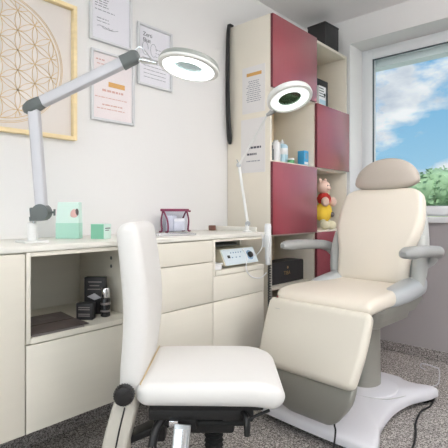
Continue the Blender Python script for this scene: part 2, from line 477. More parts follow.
for i in (0,1,2,3,4):
    for (a, c) in ((Y0+.018, YM-.009), (YM+.009, Y1-.018)):
        b = NB(); box(b, SX0+.008, SX1-.002, a, c, Z[i]-.009, Z[i]+.009, .001); obj('shelf_board', b, M['shelfcream'], s)
b = NB(); box(b, SX0+.008, SX1-.03, Y0+.018, YM-.009, .517, .533, .001); obj('shelf_board', b, M['shelfcream'], s)
def sdoor(a, c, z0, z1, m='red'):
    b = NB(); box(b, SX1+.001, SX1+.019, a+.001, c-.001, z0+.002, z1-.002, .001)
    o = obj('door', b, [M[m], M['rededge']], s)
    for p in o.data.polygons:
        if abs(p.normal.y) > .9: p.material_index = 1
    return o
sdoor(Y0, YM, Z[4], Z[5]+.0); sdoor(Y0, YM, Z[2], Z[3]); sdoor(YM, Y1, Z[3], Z[4]); sdoor(YM, Y1, Z[1], Z[2]); sdoor(Y0, YM, .004, Z[1])

# notices taped on the shelf side
def lines(bm, x0, x1, z0, z1, n, y, sign=1, seed=1, h=.35, centred=True):
    rnd = random.Random(seed); dz = (z1-z0)/n
    for i in range(n):
        z = z1-dz*(i+.5); w = (x1-x0)*(.6+.4*rnd.random()); m0 = (x0+x1)/2-w/2 if centred else x0
        x = m0
        while x < m0+w-.003:
            l = min(rnd.uniform(.006,.022), m0+w-x)
            box(bm, x, x+l, y-.0006, y, z-dz*h/2, z+dz*h/2); x += l+.004
ng = 'notices on the side of the shelf unit'
n1 = thing('notice_sheet', 'upper paper notice with an orange heading on the cream shelf side', 'notice', (0,0,0), 0, ng)
b = NB(); box(b, -1.735, -1.56, Y0-.0022, Y0-.0001, 1.60, 1.885); obj('sheet', b, M['sheet'], n1)
b = NB(); box(b, -1.70, -1.585, Y0-.003, Y0-.0022, 1.826, 1.846); obj('heading', b, M['inko'], n1)
b = NB(); lines(b, -1.705, -1.585, 1.665, 1.80, 11, Y0-.0022, seed=3); obj('text_lines', b, M['ink'], n1)
n2 = thing('notice_sheet', 'lower paper notice with two dark text lines on the cream shelf side', 'notice', (0,0,0), 0, ng)
b = NB(); box(b, -1.745, -1.56, Y0-.0022, Y0-.0001, 1.235, 1.565); obj('sheet', b, M['sheet'], n2)
b = NB(); lines(b, -1.70, -1.58, 1.375, 1.40, 1, Y0-.0022, seed=5, h=.5); obj('heading', b, M['inkd'], n2)
b = NB(); lines(b, -1.70, -1.62, 1.335, 1.36, 1, Y0-.0022, seed=6, h=.5); obj('heading', b, M['inkd'], n2)
b = NB(); lines(b, -1.72, -1.58, 1.295, 1.315, 1, Y0-.0022, seed=7); obj('text_lines', b, M['ink'], n2)

# black hanging strap / shoehorn on the shelf side
b = NB()
P = smoothpath([(-1.828,2.086,1.425),(-1.83,2.072,1.6),(-1.832,2.068,1.85),(-1.833,2.074,2.10),(-1.833,2.086,2.185)], 6)
rings = []
for i, p in enumerate(P):
    k = i/(len(P)-1); w = .019*(1-.28*k) * (min(1, .5+k*8))
    rings.append(ringpts(p, Vector((1,0,0)), Vector((0,1,0)), w, .006, .005, 3))
loft(b, rings)
box(b, -1.846, -1.820, 2.080, 2.115, 2.178, 2.190, .003)
tag(obj('shoehorn', b, M['black']), 'long black curved shoehorn hanging from the top corner of the tall shelf', 'shoehorn')

# ------------------------------------------------------------------ pictures on the wall
def frame_bars(bm, x0, x1, y0, y1, z0, z1, w, bev=.002):
    box(bm, x0,x1,y0,y0+w,z0,z1,bev); box(bm, x0,x1,y1-w,y1,z0,z1,bev)
    box(bm, x0,x1,y0+w,y1-w,z1-w,z1,bev); box(bm, x0,x1,y0+w,y1-w,z0,z0+w,bev)
f = thing('framed_picture', 'large pale wooden frame with a gold circle pattern of overlapping petals', 'picture', (0,0,0))
fy0, fy1, fz0, fz1 = .375, 1.034, 1.322, 1.936
b = NB(); frame_bars(b, XL+.001, XL+.03, fy0, fy1, fz0, fz1, .018); obj('frame', b, M['pine'], f)
b = NB(); box(b, XL+.001, XL+.006, fy0+.015, fy1-.015, fz0+.015, fz1-.015); obj('canvas', b, M['canvas'], f)
b = NB(); cy, cz, r0 = .7045, 1.63, .083
xg = XL+.0068
def arc(cyy, czz, R, clip=None, w=.0011):
    n = 60; run = []
    def flush(run):
        if len(run) > 1:
            rings = [[Vector((xg-.0006, cyy+(R-w)*math.cos(a), czz+(R-w)*math.sin(a))), Vector((xg+.0006, cyy+(R-w)*math.cos(a), czz+(R-w)*math.sin(a))),
                      Vector((xg+.0006, cyy+(R+w)*math.cos(a), czz+(R+w)*math.sin(a))), Vector((xg-.0006, cyy+(R+w)*math.cos(a), czz+(R+w)*math.sin(a)))] for a in run]
            loft(b, rings)
    for k in range(n+1):
        a = 2*PI*k/n; y = cyy+R*math.cos(a)-cy; z = czz+R*math.sin(a)-cz
        if clip is None or math.hypot(y,z) <= clip+1e-4: run.append(a)
        else: flush(run); run = []
    flush(run)
for i in range(-5, 6):
    for j in range(-6, 7):
        y = i*r0*math.sqrt(3)/2; z = (j+.5*(i%2))*r0
        if math.hypot(y,z) < r0*3.99: arc(cy+y, cz+z, r0, r0*3)
arc(cy, cz, r0*3+.001, w=.0014); arc(cy, cz, r0*3+.014, w=.001); arc(cy, cz, r0*3+.020, w=.001)
obj('petal_pattern', b, M['gold'], f)

def cert(label, y0, y1, z0, z1, paperm, build):
    t = thing('framed_certificate', label, 'certificate', (0,0,0), 0, 'framed certificates on the left wall')
    b = NB(); frame_bars(b, XL+.001, XL+.018, y0, y1, z0, z1, .012, .003); obj('frame', b, M['silverframe'], t)
    b = NB(); box(b, XL+.001, XL+.005, y0+.010, y1-.010, z0+.010, z1-.010); obj('print', b, M[paperm], t)
    build(t)
    b = NB(); box(b, XL+.0115, XL+.0135, y0+.0118, y1-.0118, z0+.0118, z1-.0118); obj('glass', b, M['picglass'], t)
def wl(bm, y0, y1, z, h, seed, dense=1):
    rnd = random.Random(seed); y = y0
    while y < y1-.004:
        l = min(rnd.uniform(.008,.026), y1-y); box(bm, XL+.005, XL+.0056, y, y+l, z-h/2, z+h/2); y += l+.005
def cA(t):
    b = NB()
    for i in range(4): wl(b, 1.14, 1.235, 2.085-.010*i, .004, i)
    for i in range(4): wl(b, 1.14, 1.215, 2.03-.012*i, .004, 10+i)
    wl(b, 1.14, 1.25, 1.975, .004, 21); wl(b, 1.15, 1.215, 1.935, .004, 22); wl(b, 1.15, 1.22, 1.92, .003, 23)
    for q in range(3): tube(b, smoothpath([(XL+.006, 1.15+.02*k+.03*q, 1.895+.006*math.sin(k*2+q)) for k in range(4)], 4), .0012, 5)
    obj('text_lines', b, M['ink'], t)
cert('upper silver framed certificate with grey paragraphs, cut off by the top of the photo', 1.108, 1.35, 1.82, 2.15, 'paper', cA)
def cB(t):
    b = NB(); wl(b, 1.145, 1.20, 1.735, .006, 4); wl(b, 1.15, 1.19, 1.715, .004, 5)
    wl(b, 1.18, 1.30, 1.59, .010, 6); wl(b, 1.14, 1.33, 1.555, .004, 7)
    wl(b, 1.18, 1.30, 1.52, .006, 8); wl(b, 1.15, 1.31, 1.50, .004, 9)
    obj('text_lines', b, M['inkr'], t)
    b = NB(); box(b, XL+.005, XL+.0057, 1.215, 1.31, 1.612, 1.636); obj('emblem', b, M['inko'], t)
cert('lower silver framed certificate with faint pink lettering under the lamp arm', 1.115, 1.365, 1.438, 1.778, 'paperw', cB)
def cC(t):
    m = Matrix(((0,0,1,XL+.0052),(1,0,0,1.425),(0,1,0,1.93),(0,0,0,1)))
    text_obj('heading', 'Zerti\nfikat', .03, M['inkd'], m, t)
    b = NB()
    for i in range(9): wl(b, 1.43 if i > 2 else 1.51, 1.58, 1.875-.02*i, .003, 30+i)
    obj('text_lines', b, M['ink'], t)
    b = NB()
    for q in (0,1):
        tube(b, smoothpath([(XL+.006, 1.44+.055*q+.02*math.cos(k*.8), 1.865+.035*math.sin(k*.8)) for k in range(8)], 4), .001, 5)
    obj('emblem', b, M['ink'], t)
cert('right-hand silver framed certificate with a dark two-line heading, behind the ring lamp', 1.386, 1.622, 1.665, 1.99, 'paper', cC)

# ------------------------------------------------------------------ magnifier lamps
def lamp_head(parent, centre, ndown, tipdir, R, ringm, bodyt=.03, ringi=.55, ringo=.86):
    """ndown: direction the lens faces; tipdir: from centre toward the neck"""
    m = axis_m(centre, ndown, tipdir)      # local +z = down side
    b = NB()
    ri = R*ringi
    lathe(b, [(R*.62,-bodyt*.5),(R*.80,-bodyt*.78),(R*.95,-bodyt*.55),(R,-bodyt*.15),(R,.0),(R*.97,bodyt*.22),(R*ringo,bodyt*.26),(R*ringo,.0),(R*.62,0)], 56, m, closed=True)
    obj('head_shell', b, M['lampshell'] if ringm == 'ring' else M['lampwhite'], parent)
    b = NB(); lathe(b, [(R*.995,.0005),(R*1.005,.003),(R*.985,bodyt*.28),(R*ringo,bodyt*.34),(R*ringo,.0012)], 56, m, closed=True); obj('head_rim', b, M['lampwhite'], parent)
    b = NB(); lathe(b, [(ri,-bodyt*.3),(R*.615,-bodyt*.5),(R*.615,0),(ri,0)], 48, m, closed=True); obj('lens_rim', b, M['lampwhite'], parent)
    b = NB(); lathe(b, [(R*(ringo-.005),.0015),(R*ringo*.985,bodyt*.2),(R*ringo*.9,bodyt*.32),(ri*1.10,bodyt*.32),(ri*1.02,bodyt*.2),(ri*1.01,.0015)], 56, m, closed=True)
    obj('ring_light', b, M[ringm], parent)
    b = NB(); lathe(b, [(ri*.995,-.003),(ri*.6,-.008),(.0,-.010),(.0,.004),(ri*.6,.003),(ri*.995,.001)][::-1], 40, m)
    obj('lens', b, M['lens' if ringm == 'ring' else 'lensdark'], parent)
    return m
L1 = thing('magnifier_lamp', 'large grey articulated magnifier lamp with a glowing ring, clamped at the left of the worktop', 'lamp', (0,0,0), 0, 'ring magnifier lamps')
b = NB(); box(b, -1.645,-1.555,.675,.765,.884,.892,.003); lathe(b, [(.017,.892),(.017,.955),(.014,.958)], 20, Matrix.Translation((-1.601,.722,0)))
obj('base', b, M['lampwhite'], L1)
b = NB(); tube(b, [(-1.598,.726,.955),(-1.59,.735,.985)], .008, 10); tube(b, [(-1.575,.728,.965),(-1.55,.76,.985)], .004, 8); obj('swivel_pin', b, M['chrome'], L1)
RV = Vector((.743,.669,0)); FV = Vector((-.669,.743,0))
A0 = Vector((-1.567,.742,.995)); A1 = Vector((-1.589,.722,1.385)); A2 = Vector((-1.294,.947,1.551))
b = NB(); lathe(b, [(.02,-.024),(.03,-.022),(.031,0),(.03,.022),(.02,.024)], 28, axis_m(A0, FV)); bar(b, A0-RV*.037+Vector((0,0,-.025)), A0+RV*.012+Vector((0,0,-.02)), .022, .009, r=.004)
bar(b, A0-RV*.036+Vector((0,0,-.003)), A0+Vector((0,0,.0)), .02, .02, r=.006); tube(b, [A0+RV*.03, A0+RV*.046], .004, 8); tube(b, [A0+RV*.046+Vector((0,0,-.012)), A0+RV*.046+Vector((0,0,.012))], .004, 8)
obj('lower_joint', b, M['lampdark'], L1)
b = NB(); bar(b, A0, A1, .019, .017, up=FV, r=.006); obj('lower_arm', b, M['lampgrey'], L1)
b = NB(); bar(b, A1+(A2-A1).normalized()*.02, A2, .019, .018, up=FV, r=.006); obj('upper_arm', b, M['lampgrey'], L1)
dU = (A2-A1).normalized()
def capjoint(a, d, lb, lf, r0_, r1_, m):
    b = NB(); P = [a-d*lb, a-d*lb*.8, a-d*lb*.3, a+d*lf*.4, a+d*lf]; rr = [r0_*.35, r0_*.75, r0_, r0_*.98, r1_]
    up = d.cross(FV).normalized()
    loft(b, [ringpts(p, FV, up, r*.95, r, r*.6, 4) for p, r in zip(P, rr)]); return obj('elbow_joint', b, m, L1)
capjoint(A1, dU, .042, .036, .024, .021, M['lampdark'])
capjoint(A2, -dU, .026, .044, .024, .025, M['lampdark'])
A3 = Vector((-1.235,.987,1.533))
b = NB(); tube(b, [A2, A2+(A3-A2)*.45, A2+(A3-A2)*.5, A3, A3+(A3-A2)*.25], [.009,.009,.013,.008,.008], 12)
tube(b, smoothpath([A2+Vector((0,0,.014)), A2+(A3-A2)*.4+Vector((0,0,.045)), A3+Vector((0,0,.006))], 6), .0022, 6)
obj('neck', b, M['chrome'], L1)
hc = Vector((-1.128,1.066,1.512)); nd = Vector((-.066,-.2,-.978))
lamp_head(L1, hc, nd, A3-hc, .110, 'ring', .03, .47, .84)

L2 = thing('magnifier_lamp', 'slim white articulated magnifier lamp standing at the right end of the worktop', 'lamp', (0,0,0), 0, 'ring magnifier lamps')
b = NB(); lathe(b, [(.026,.884),(.026,.888),(.012,.894),(.012,.925)], 20, Matrix.Translation((-1.525,1.885,0))); obj('base', b, M['lampwhite'], L2)
B0 = Vector((-1.522,1.887,.93)); B1 = Vector((-1.532,1.823,1.251)); B2 = Vector((-1.281,1.74,1.473)); hb = Vector((-1.143,1.73,1.531)); nb = Vector((.361,-.153,-.92))
b = NB(); lathe(b, [(.014,-.011),(.014,.011)], 16, axis_m(B0, FV)); obj('lower_joint', b, M['steel'], L2)
b = NB(); bar(b, B0, B1, .007, .009, up=FV, r=.003); obj('lower_arm', b, M['lampwhite'], L2)
b = NB(); lathe(b, [(.012,-.012),(.014,0),(.012,.012)], 16, axis_m(B1, FV)); tube(b, [B1+Vector((-.004,0,.014)), B1-RV*.012+Vector((0,0,.03))], .003, 6); obj('elbow_joint', b, M['steel'], L2)
b = NB(); bar(b, B1, B2, .0055, .006, up=FV, r=.002); obj('upper_arm', b, M['lampwhite'], L2)
tipd = (B2-hb); tipd = tipd - nb.normalized()*tipd.dot(nb.normalized()); tipd.normalize()
hp = hb+tipd*.098
b = NB(); tube(b, [B2, B2*.5+hp*.5+Vector((0,0,-.004)), hp], [.008,.012,.016], 12); obj('neck', b, M['steel'], L2)
lamp_head(L2, hb, nb, tipd, .108, 'ringb', .034, .50, .86)

# ------------------------------------------------------------------ things on the worktop
WT = .8845
# mint carton (tapered pillow top) turned toward the room
def carton_m(x, y, ang, z=WT): return Matrix.Translation((x,y,z)) @ Matrix.Rotation(ang, 4, 'Z')
t = thing('product_carton', 'tall mint and white product carton with a small pink picture, left on the worktop', 'carton', (0,0,0), 0, None)
m = carton_m(-1.725, .935, math.radians(42))
b = NB(); loft(b, [[m@Vector(p) for p in ((-.049,-.022,z0),(.049,-.022,z0),(.049,.022,z0),(-.049,.022,z0))] for z0 in (0,.065)]); obj('lower_face', b, M['mint'], t, False)
b = NB(); loft(b, [[m@Vector(p) for p in ((-.049+k,-.022+j,z0),(.049-k,-.022+j,z0),(.049-k,.022,z0),(-.049+k,.022,z0))] for z0,k,j in ((.065,0,0),(.15,.004,.012),(.153,.005,.016))]); obj('upper_face', b, M['mintpale'], t, False)
b = NB(); blob(b, (0,0,0), (.016,.0015,.024), 2, 0, 1, 0); blob(b, (.012,0,.01), (.008,.0015,.016), 2, 0, 2, 1)
for v in b.verts: v.co = m @ (v.co+Vector((.026,-.0175,.10)))
obj('printed_picture', b, [M['pinkp'], M['brownprint']], t)
t = thing('product_box', 'small green and pale mint product box right of the mint carton', 'box', (0,0,0))
m = carton_m(-1.60, 1.01, math.radians(28))
b = NB(); box(b, -.03,.03,-.03,.03,0,.062,.001, mtx=m); obj('box_body', b, M['mintpale'], t)
b = NB(); box(b, -.029,.029,-.0315,-.0302,.001,.061, mtx=m); obj('box_front', b, M['mintdark'], t)
b = NB(); box(b, .0302,.031,-.02,.02,.042,.046, mtx=m); box(b, .0302,.031,-.02,.01,.034,.037, mtx=m); obj('text_lines', b, M['lampdark'], t)

t = thing('cosmetics_pouch', 'clear plastic pouch with plum trim and zip standing on the worktop', 'pouch', (0,0,0))
b = NB(); y0, y1 = 1.505, 1.675; xp0, xp1 = -1.815, -1.765
for ye, sg in ((y0,1),(y1,-1)):
    b = NB()
    for xx in (xp0, xp1): tube(b, smoothpath([(xx,ye-sg*.004,.8895),(xx,ye+sg*.012,.895),(xx,ye+sg*.008,.95),((xp0+xp1)/2,ye,1.005)], 6), .0045, 8)
    obj('side_trim', b, M['plum'], t)
b = NB(); box(b, (xp0+xp1)/2-.006,(xp0+xp1)/2+.006,y0-.016,y1+.014,.998,1.012,.003); box(b, (xp0+xp1)/2-.003,(xp0+xp1)/2+.003,y1+.014,y1+.03,.994,1.004,.001); obj('zip_band', b, M['plum'], t)
b = NB(); loft(b, [[Vector((xp0,y0+.012,.888)),Vector((xp1,y0+.012,.888)),Vector((xp1,y1-.012,.888)),Vector((xp0,y1-.012,.888))],[Vector((-1.793,y0+.002,.998)),Vector((-1.787,y0+.002,.998)),Vector((-1.787,y1-.002,.998)),Vector((-1.793,y1-.002,.998))]]); obj('clear_panel', b, M['pouch'], t, False)
b = NB(); box(b, -1.80,-1.785,1.53,1.60,.892,.975,.005); box(b, -1.784,-1.776,1.57,1.648,.892,.96,.003); obj('contents', b, M['tissue'], t)
t = thing('silver_tray', 'thin silver tray lying in front of the clear pouch on the worktop', 'tray', (0,0,0))
b = NB(); m = Matrix.Translation((-1.575,1.38,WT)) @ Matrix.Rotation(math.radians(-14),4,'Z')
box(b, -.055,.055,-.10,.10,0,.003,.001, mtx=m); obj('tray_base', b, M['steel'], t)
b = NB()
for a in ((-.055,.055,-.10,-.097),(-.055,.055,.097,.10),(-.055,-.052,-.10,.10),(.052,.055,-.10,.10)): box(b, a[0],a[1],a[2],a[3],.003,.009, mtx=m)
obj('rim', b, M['chrome'], t)
b = NB(); box(b, -1.83,-1.80,2.012,2.045,0,.03,.003)
for v in b.verts: v.co += Vector((.02,-.14,WT))
o = obj('small_brown_box', b, M['brownbox']); tag(o, 'tiny brown box at the back of the worktop beside the tall shelf', 'box')

# handheld applicator hanging in a holder at the worktop end
t = thing('handheld_applicator', 'white handheld applicator with a coiled black cord hanging at the worktop end', 'handset', (0,0,0))
hx, hy = -1.440, 1.964
b = NB(); tube(b, smoothpath([(hx,hy,.93),(hx,hy,.915),(hx,hy-.002,.87),(hx,hy,.80),(hx,hy,.725),(hx,hy,.70)], 5), [.006]+[.017]*4+[.019]*5+[.020]*5+[.0165]*5+[.013]*4+[.011,.008], 16); obj('grip', b, M['whitep'], t)
b = NB(); box(b, hx-.022,hx+.022,1.9365,1.9455,.80,.87,.003); obj('holder', b, M['whitep'], t)
b = NB(); P = [(hx+.012+.009*math.cos(k*.9), hy+.009*math.sin(k*.9), .70-k*.0013) for k in range(200)]; tube(b, P, .0028, 5)
obj('coiled_cord', b, M['black'], t)

# device in the open bay
t = thing('therapy_device', 'cream and grey treatment device with a black dial in the open cabinet bay', 'device', (0,0,0))
def dq(pts, y0, y1, bm): loft(bm, [[Vector((x,yy,z)) for x,z in pts] for yy in (y0,y1)])
b = NB(); dq([(-1.80,.722),(-1.458,.722),(-1.50,.802),(-1.80,.812)], 1.63, 1.90, b); obj('housing', b, M['devicebody'], t, False)
b = NB(); dq([(-1.4575,.724),(-1.4535,.725),(-1.4955,.802),(-1.4995,.801)], 1.634, 1.896, b); obj('front_panel', b, M['devicefront'], t, False)
fn = Vector((.885,0,.465)); 
def onp(y, k, off=0): return Vector((-1.4535-.042*k,y,.725+.077*k))+fn*off
b = NB(); lathe(b, [(.017,0),(.015,.012),(.012,.013)], 20, axis_m(onp(1.845,.5,.0005), fn)); obj('dial', b, M['black'], t)
b = NB(); lathe(b, [(.027,0),(.027,.0008)], 24, axis_m(onp(1.845,.5,.0), fn)); obj('dial_scale', b, M['devblue'], t)
b = NB(); box(b, 0,.001,1.665,1.685,-.008,.012)
for v in b.verts: v.co = Vector((-1.4745+v.co.x-v.co.z*.5+.001, v.co.y, .760+v.co.z))
obj('socket', b, M['black'], t)
b = NB()
for y_, k in ((1.70,.75),(1.72,.75),(1.74,.75),(1.76,.75),(1.78,.75),(1.70,.45),(1.73,.45),(1.76,.45)): lathe(b, [(.004,0),(.003,.003)], 8, axis_m(onp(y_,k,0), fn))
obj('button', b, M['devblue'], t)
for i in range(4):
    b = NB(); box(b, -1.77+.08*(i%2)*3, -1.75+.08*(i%2)*3, 1.65+.21*(i//2), 1.67+.21*(i//2), .7095, .722, .002); obj('foot', b, M['black'], t)
t = thing('device_tray', 'flat grey tray resting on top of the treatment device', 'tray', (0,0,0))
b = NB(); box(b, -1.79,-1.56,1.64,1.84,.8125,.818,.002); box(b, -1.79,-1.56,1.64,1.643,.818,.826); box(b, -1.79,-1.56,1.837,1.84,.818,.826); obj('tray_base', b, M['steel'], t)
b = NB(); tube(b, smoothpath([(-1.48,1.79,.80),(-1.44,1.78,.76),(-1.43,1.76,.70),(-1.425,1.80,.655),(-1.427,1.88,.64),(-1.435,1.945,.66)], 8), .003, 6)
tube(b, smoothpath([(-1.51,1.90,.88),(-1.435,1.90,.87),(-1.435,1.90,.80),(-1.45,1.87,.76)], 8), .0022, 6)
tag(obj('device_cable', b, M['whitep']), 'thin pale cable looping down in front of the treatment device', 'cable')
t = thing('white_container', 'small white lidded container left of the treatment device in the bay', 'container', (0,0,0))
b = NB(); box(b, -1.51,-1.452,1.548,1.60,.7095,.735,.006,3); obj('tub', b, M['whitep'], t)
b = NB(); box(b, -1.513,-1.449,1.545,1.603,.7355,.743,.003,2); obj('lid', b, M['lampwhite'], t)

# ------------------------------------------------------------------ niche contents
NZ = .5775
t = thing('open_booklet', 'open dark glossy booklet lying flat in the niche on the cream shelf', 'booklet', (0,0,0))
def sheetbox(bm, P, z0, z1): loft(bm, [[Vector((x,y,z)) for x,y in P] for z in (z0,z1)])
A_, B_, C_, D_ = (-1.452,.652), (-1.452,.845), (-1.69,.86), (-1.69,.75)
b = NB(); sheetbox(b, [(-1.448,.66),(-1.50,.655),(-1.505,.662),(-1.452,.845),(-1.448,.845)], NZ, NZ+.002); sheetbox(b, [(-1.449,.655),(-1.449,.842),(-1.56,.850),(-1.56,.655)], NZ+.002, NZ+.005); obj('front_page', b, M['greyprint'], t, False)
b = NB(); sheetbox(b, [(-1.462,.652),(-1.455,.868),(-1.565,.872),(-1.565,.652)], NZ+.0052, NZ+.007); obj('left_page', b, M['brownprint'], t, False)
b = NB(); sheetbox(b, [(-1.567,.652),(-1.567,.868),(-1.70,.885),(-1.70,.74),(-1.67,.67)], NZ, NZ+.009); obj('right_page', b, M['brownprint'], t, False)
b = NB(); sheetbox(b, [(-1.575,.655),(-1.575,.70),(-1.65,.71),(-1.65,.675)], NZ+.0092, NZ+.0098); obj('printed_picture', b, M['skinprint'], t, False)
b = NB()
for k in range(3): box(b, -1.62-.015*k,-1.613-.015*k,.76,.82,NZ+.009,NZ+.0097)
obj('text_lines', b, M['greyprint'], t)

mg = 'black product boxes in the niche'
t = thing('product_box', 'taller black product box standing at the back in the niche', 'box', (0,0,0), 0, mg)
m = carton_m(-1.60, .985, math.radians(40), NZ)
b = NB(); box(b, -.042,.042,-.018,.018,0,.150,.001, mtx=m); obj('box_body', b, M['blackcard'], t)
for z_, w_ in ((.130,.026),(.115,.020),(.10,.028)): 
    b = NB(); x = -w_
    while x < w_: box(b, x, x+.0081, -.0186, -.018, z_, z_+.004, mtx=m); x += .008
    obj('text_line', b, M['greyprint'], t)
b = NB(); sheet = [(-.03,.072),(.0,.058),(.03,.068),(.0,.086)]; loft(b, [[m@Vector((x,yy,z)) for x,z in sheet] for yy in (-.0188,-.0181)]); obj('emblem', b, M['lampgrey'], t, False)
t = thing('product_box', 'short dark grey product box in front of the taller black one', 'box', (0,0,0), 0, mg)
m = carton_m(-1.545, .908, math.radians(38), NZ)
b = NB(); box(b, -.032,.032,-.018,.018,0,.064,.001, mtx=m); obj('box_body', b, M['blackcard'], t)
for z_ in (.046,.038,.020,.013):
    b = NB(); box(b, -.024,.022,-.0186,-.018,z_,z_+.004, mtx=m); obj('text_line', b, M['greyprint'], t)
t = thing('pump_bottle', 'small dark cosmetic bottle with a clear silver cap in the niche', 'bottle', (-1.525,.982,NZ))
b = NB(); lathe(b, [(.016,0),(.019,.003),(.019,.07),(.016,.076)], 24); obj('bottle_body', b, M['blackgloss'], t)
b = NB(); lathe(b, [(.016,.0765),(.0175,.079),(.0175,.112),(.015,.115)], 24); obj('cap', b, M['chrome'], t)
b = NB(); lathe(b, [(.0192,.048),(.0194,.049),(.0194,.056),(.0192,.057)], 24); obj('label_print', b, M['greyprint'], t)
b = NB(); lathe(b, [(.0192,.020),(.0194,.021),(.0194,.026),(.0192,.027)], 24); obj('label_print', b, M['greyprint'], t)

# ------------------------------------------------------------------ things on the tall shelf
SZ = Z[3]+.0095
bg = 'toiletries on the open shelf'
def tubebottle(name, label, x, y, r, h, m1, m2, caph, cat='bottle', flat=1.0):
    t = thing(name, label, cat, (x,y,SZ), 0, bg)
    b = NB(); lathe(b, [(r*.9,0),(r,.002),(r,h-caph-.006),(r*.7,h-caph)], 20); obj('bottle_body', b, M[m1], t)
    b = NB(); lathe(b, [(r*.55,h-caph+.0005),(r*.6,h-.002),(r*.5,h)], 16); obj('cap', b, M[m2], t); return t
tubebottle('dark_tube', 'narrow dark tube at the left end of the toiletries on the open shelf', -1.56, 2.165, .014, .095, 'lampdark', 'black', .02)
t = tubebottle('cream_tube', 'white cosmetic tube with a dark flask print beside the dark tube', -1.572, 2.225, .030, .135, 'whitep', 'lampwhite', .012)
b = NB(); lathe(b, [(.0272,.02),(.0276,.021),(.0276,.045),(.0272,.046)], 20); obj('label_print', b, M['lampdark'], t)
t = thing('lotion_bottle', 'pale blue lotion bottle with white pump, tallest of the toiletries', 'bottle', (-1.62,2.365,SZ), 0, bg)
b = NB(); lathe(b, [(.036,0),(.038,.004),(.038,.115),(.028,.128),(.012,.132)], 24); obj('bottle_body', b, M['paleblue'], t)
b = NB(); lathe(b, [(.010,.1325),(.013,.134),(.013,.148),(.006,.150),(.006,.16)], 16); obj('cap', b, M['whitep'], t)
b = NB(); lathe(b, [(.0382,.06),(.0386,.061),(.0386,.10),(.0382,.101)], 24); obj('label_print', b, M['whitep'], t)
t = thing('cream_jar', 'flat green cream jar in front of the pale blue lotion bottle', 'jar', (-1.552,2.365,SZ), 0, bg)
b = NB(); lathe(b, [(.020,0),(.022,.002),(.022,.020),(.02,.022)], 24); obj('jar_body', b, M['greenp'], t)
b = NB(); lathe(b, [(.0225,.0225),(.0225,.030),(.021,.032)], 24); obj('lid', b, M['whitep'], t)
t = thing('blue_box', 'bright blue small carton at the right end of the toiletries', 'carton', (0,0,0), 0, bg)
b = NB(); box(b, -1.60,-1.55,2.52,2.577,SZ,SZ+.10,.001); obj('box_body', b, M['blue'], t)
b = NB(); box(b, -1.5497,-1.549,2.535,2.562,SZ+.045,SZ+.085); obj('label_print', b, M['devblue'], t)
b = NB(); box(b, -1.5497,-1.549,2.525,2.572,SZ+.008,SZ+.025); obj('lower_print', b, M['whitep'], t)

# black speaker-like box on top of the shelf
t = thing('storage_box', 'plain black box standing on top of the tall shelf unit', 'box', (0,0,0))
b = NB(); m = Matrix.Translation((-1.62,2.90,Z[5]+.0005)) @ Matrix.Rotation(math.radians(-4),4,'Z'); box(b, -.075,.075,-.09,.09,0,.175,.002, mtx=m); obj('box_body', b, M['blackcard'], t)
b = NB(); box(b, -.077,.077,-.092,.092,.1755,.19,.002, mtx=m); obj('lid', b, M['blackcard'], t)
t = thing('storage_box', 'black upright box behind a striped carton in the top open shelf', 'box', (0,0,0))
b = NB(); box(b, -1.66,-1.60,2.76,2.935,Z[4]+.0095,Z[4]+.225,.002); obj('box_body', b, M['blackcard'], t)
b = NB(); box(b, -1.66,-1.60,2.705,2.7595,Z[4]+.0095,Z[4]+.205,.002); obj('side_pocket', b, M['blackcard'], t)
t = thing('striped_carton', 'small white carton with blue stripes and a black dot in the top open shelf', 'carton', (0,0,0))
b = NB(); box(b, -1.585,-1.54,2.70,2.795,Z[4]+.0095,Z[4]+.145,.001); obj('box_body', b, M['whitep'], t)
b = NB()
for k in range(4): box(b, -1.5398,-1.539,2.702,2.78-.006*k,Z[4]+.07+.018*k,Z[4]+.077+.018*k)
obj('stripes', b, M['lampdark'], t)
b = NB(); lathe(b, [(.011,0),(.011,.0012)], 16, axis_m((-1.5388,2.775,Z[4]+.088),(1,0,0))); obj('printed_dot', b, M['black'], t)
b = NB(); box(b, -1.5398,-1.539,2.705,2.79,Z[4]+.02,Z[4]+.05); obj('label_print', b, M['paleblue'], t)

# plush toy on its shelf
PZ = Z[2]+.0095
t = thing('plush_toy', 'small plush toy with a pale pink head, red top and yellow body on the shelf', 'toy', (-1.59,2.85,PZ), math.radians(90))
b = NB(); blob(b, (0,0,.115), (.072,.05,.068), 3, .05, 1); obj('body', b, M['plushyellow'], t)
b = NB(); blob(b, (0,-.004,.205), (.052,.042,.045), 3, .05, 2); obj('red_top', b, M['plushred'], t)
b = NB(); blob(b, (-.01,-.004,.285), (.046,.044,.045), 3, .04, 3); blob(b, (-.012,-.045,.275), (.018,.014,.014), 2); blob(b, (-.042,0,.328), (.014,.01,.018), 2); blob(b, (.024,0,.328), (.014,.01,.018), 2); obj('head', b, M['plushpink'], t)
for sx in (-1,1):
    b = NB(); blob(b, (sx*.012-.012,-.045,.293), (.0045,.003,.0055), 2); obj('eye', b, M['black'], t)
    b = NB(); blob(b, (sx*.048,-.04,.185), (.024,.026,.032), 3, .05, 4); obj('paw', b, M['plushpink'], t)
    b = NB(); blob(b, (sx*.04,-.035,.03), (.024,.034,.029), 3, .05, 5); blob(b, (sx*.03,-.012,.05), (.02,.02,.03), 2); obj('foot', b, M['plushcream'], t)
b = NB(); blob(b, (0,0,0), (.045,.012,.075), 3, .03, 6)
for v in b.verts: v.co = Matrix.Rotation(math.radians(-20),3,'Y').inverted() @ v.co + Vector((.085,.03,.235))
obj('wing', b, M['plushcream'], t); t.scale = (1.12,1.12,1.08)
b = NB(); blob(b, (.03,-.047,.10), (.02,.012,.018), 3, .1, 8); obj('belly_flower', b, M['brownprint'], t)

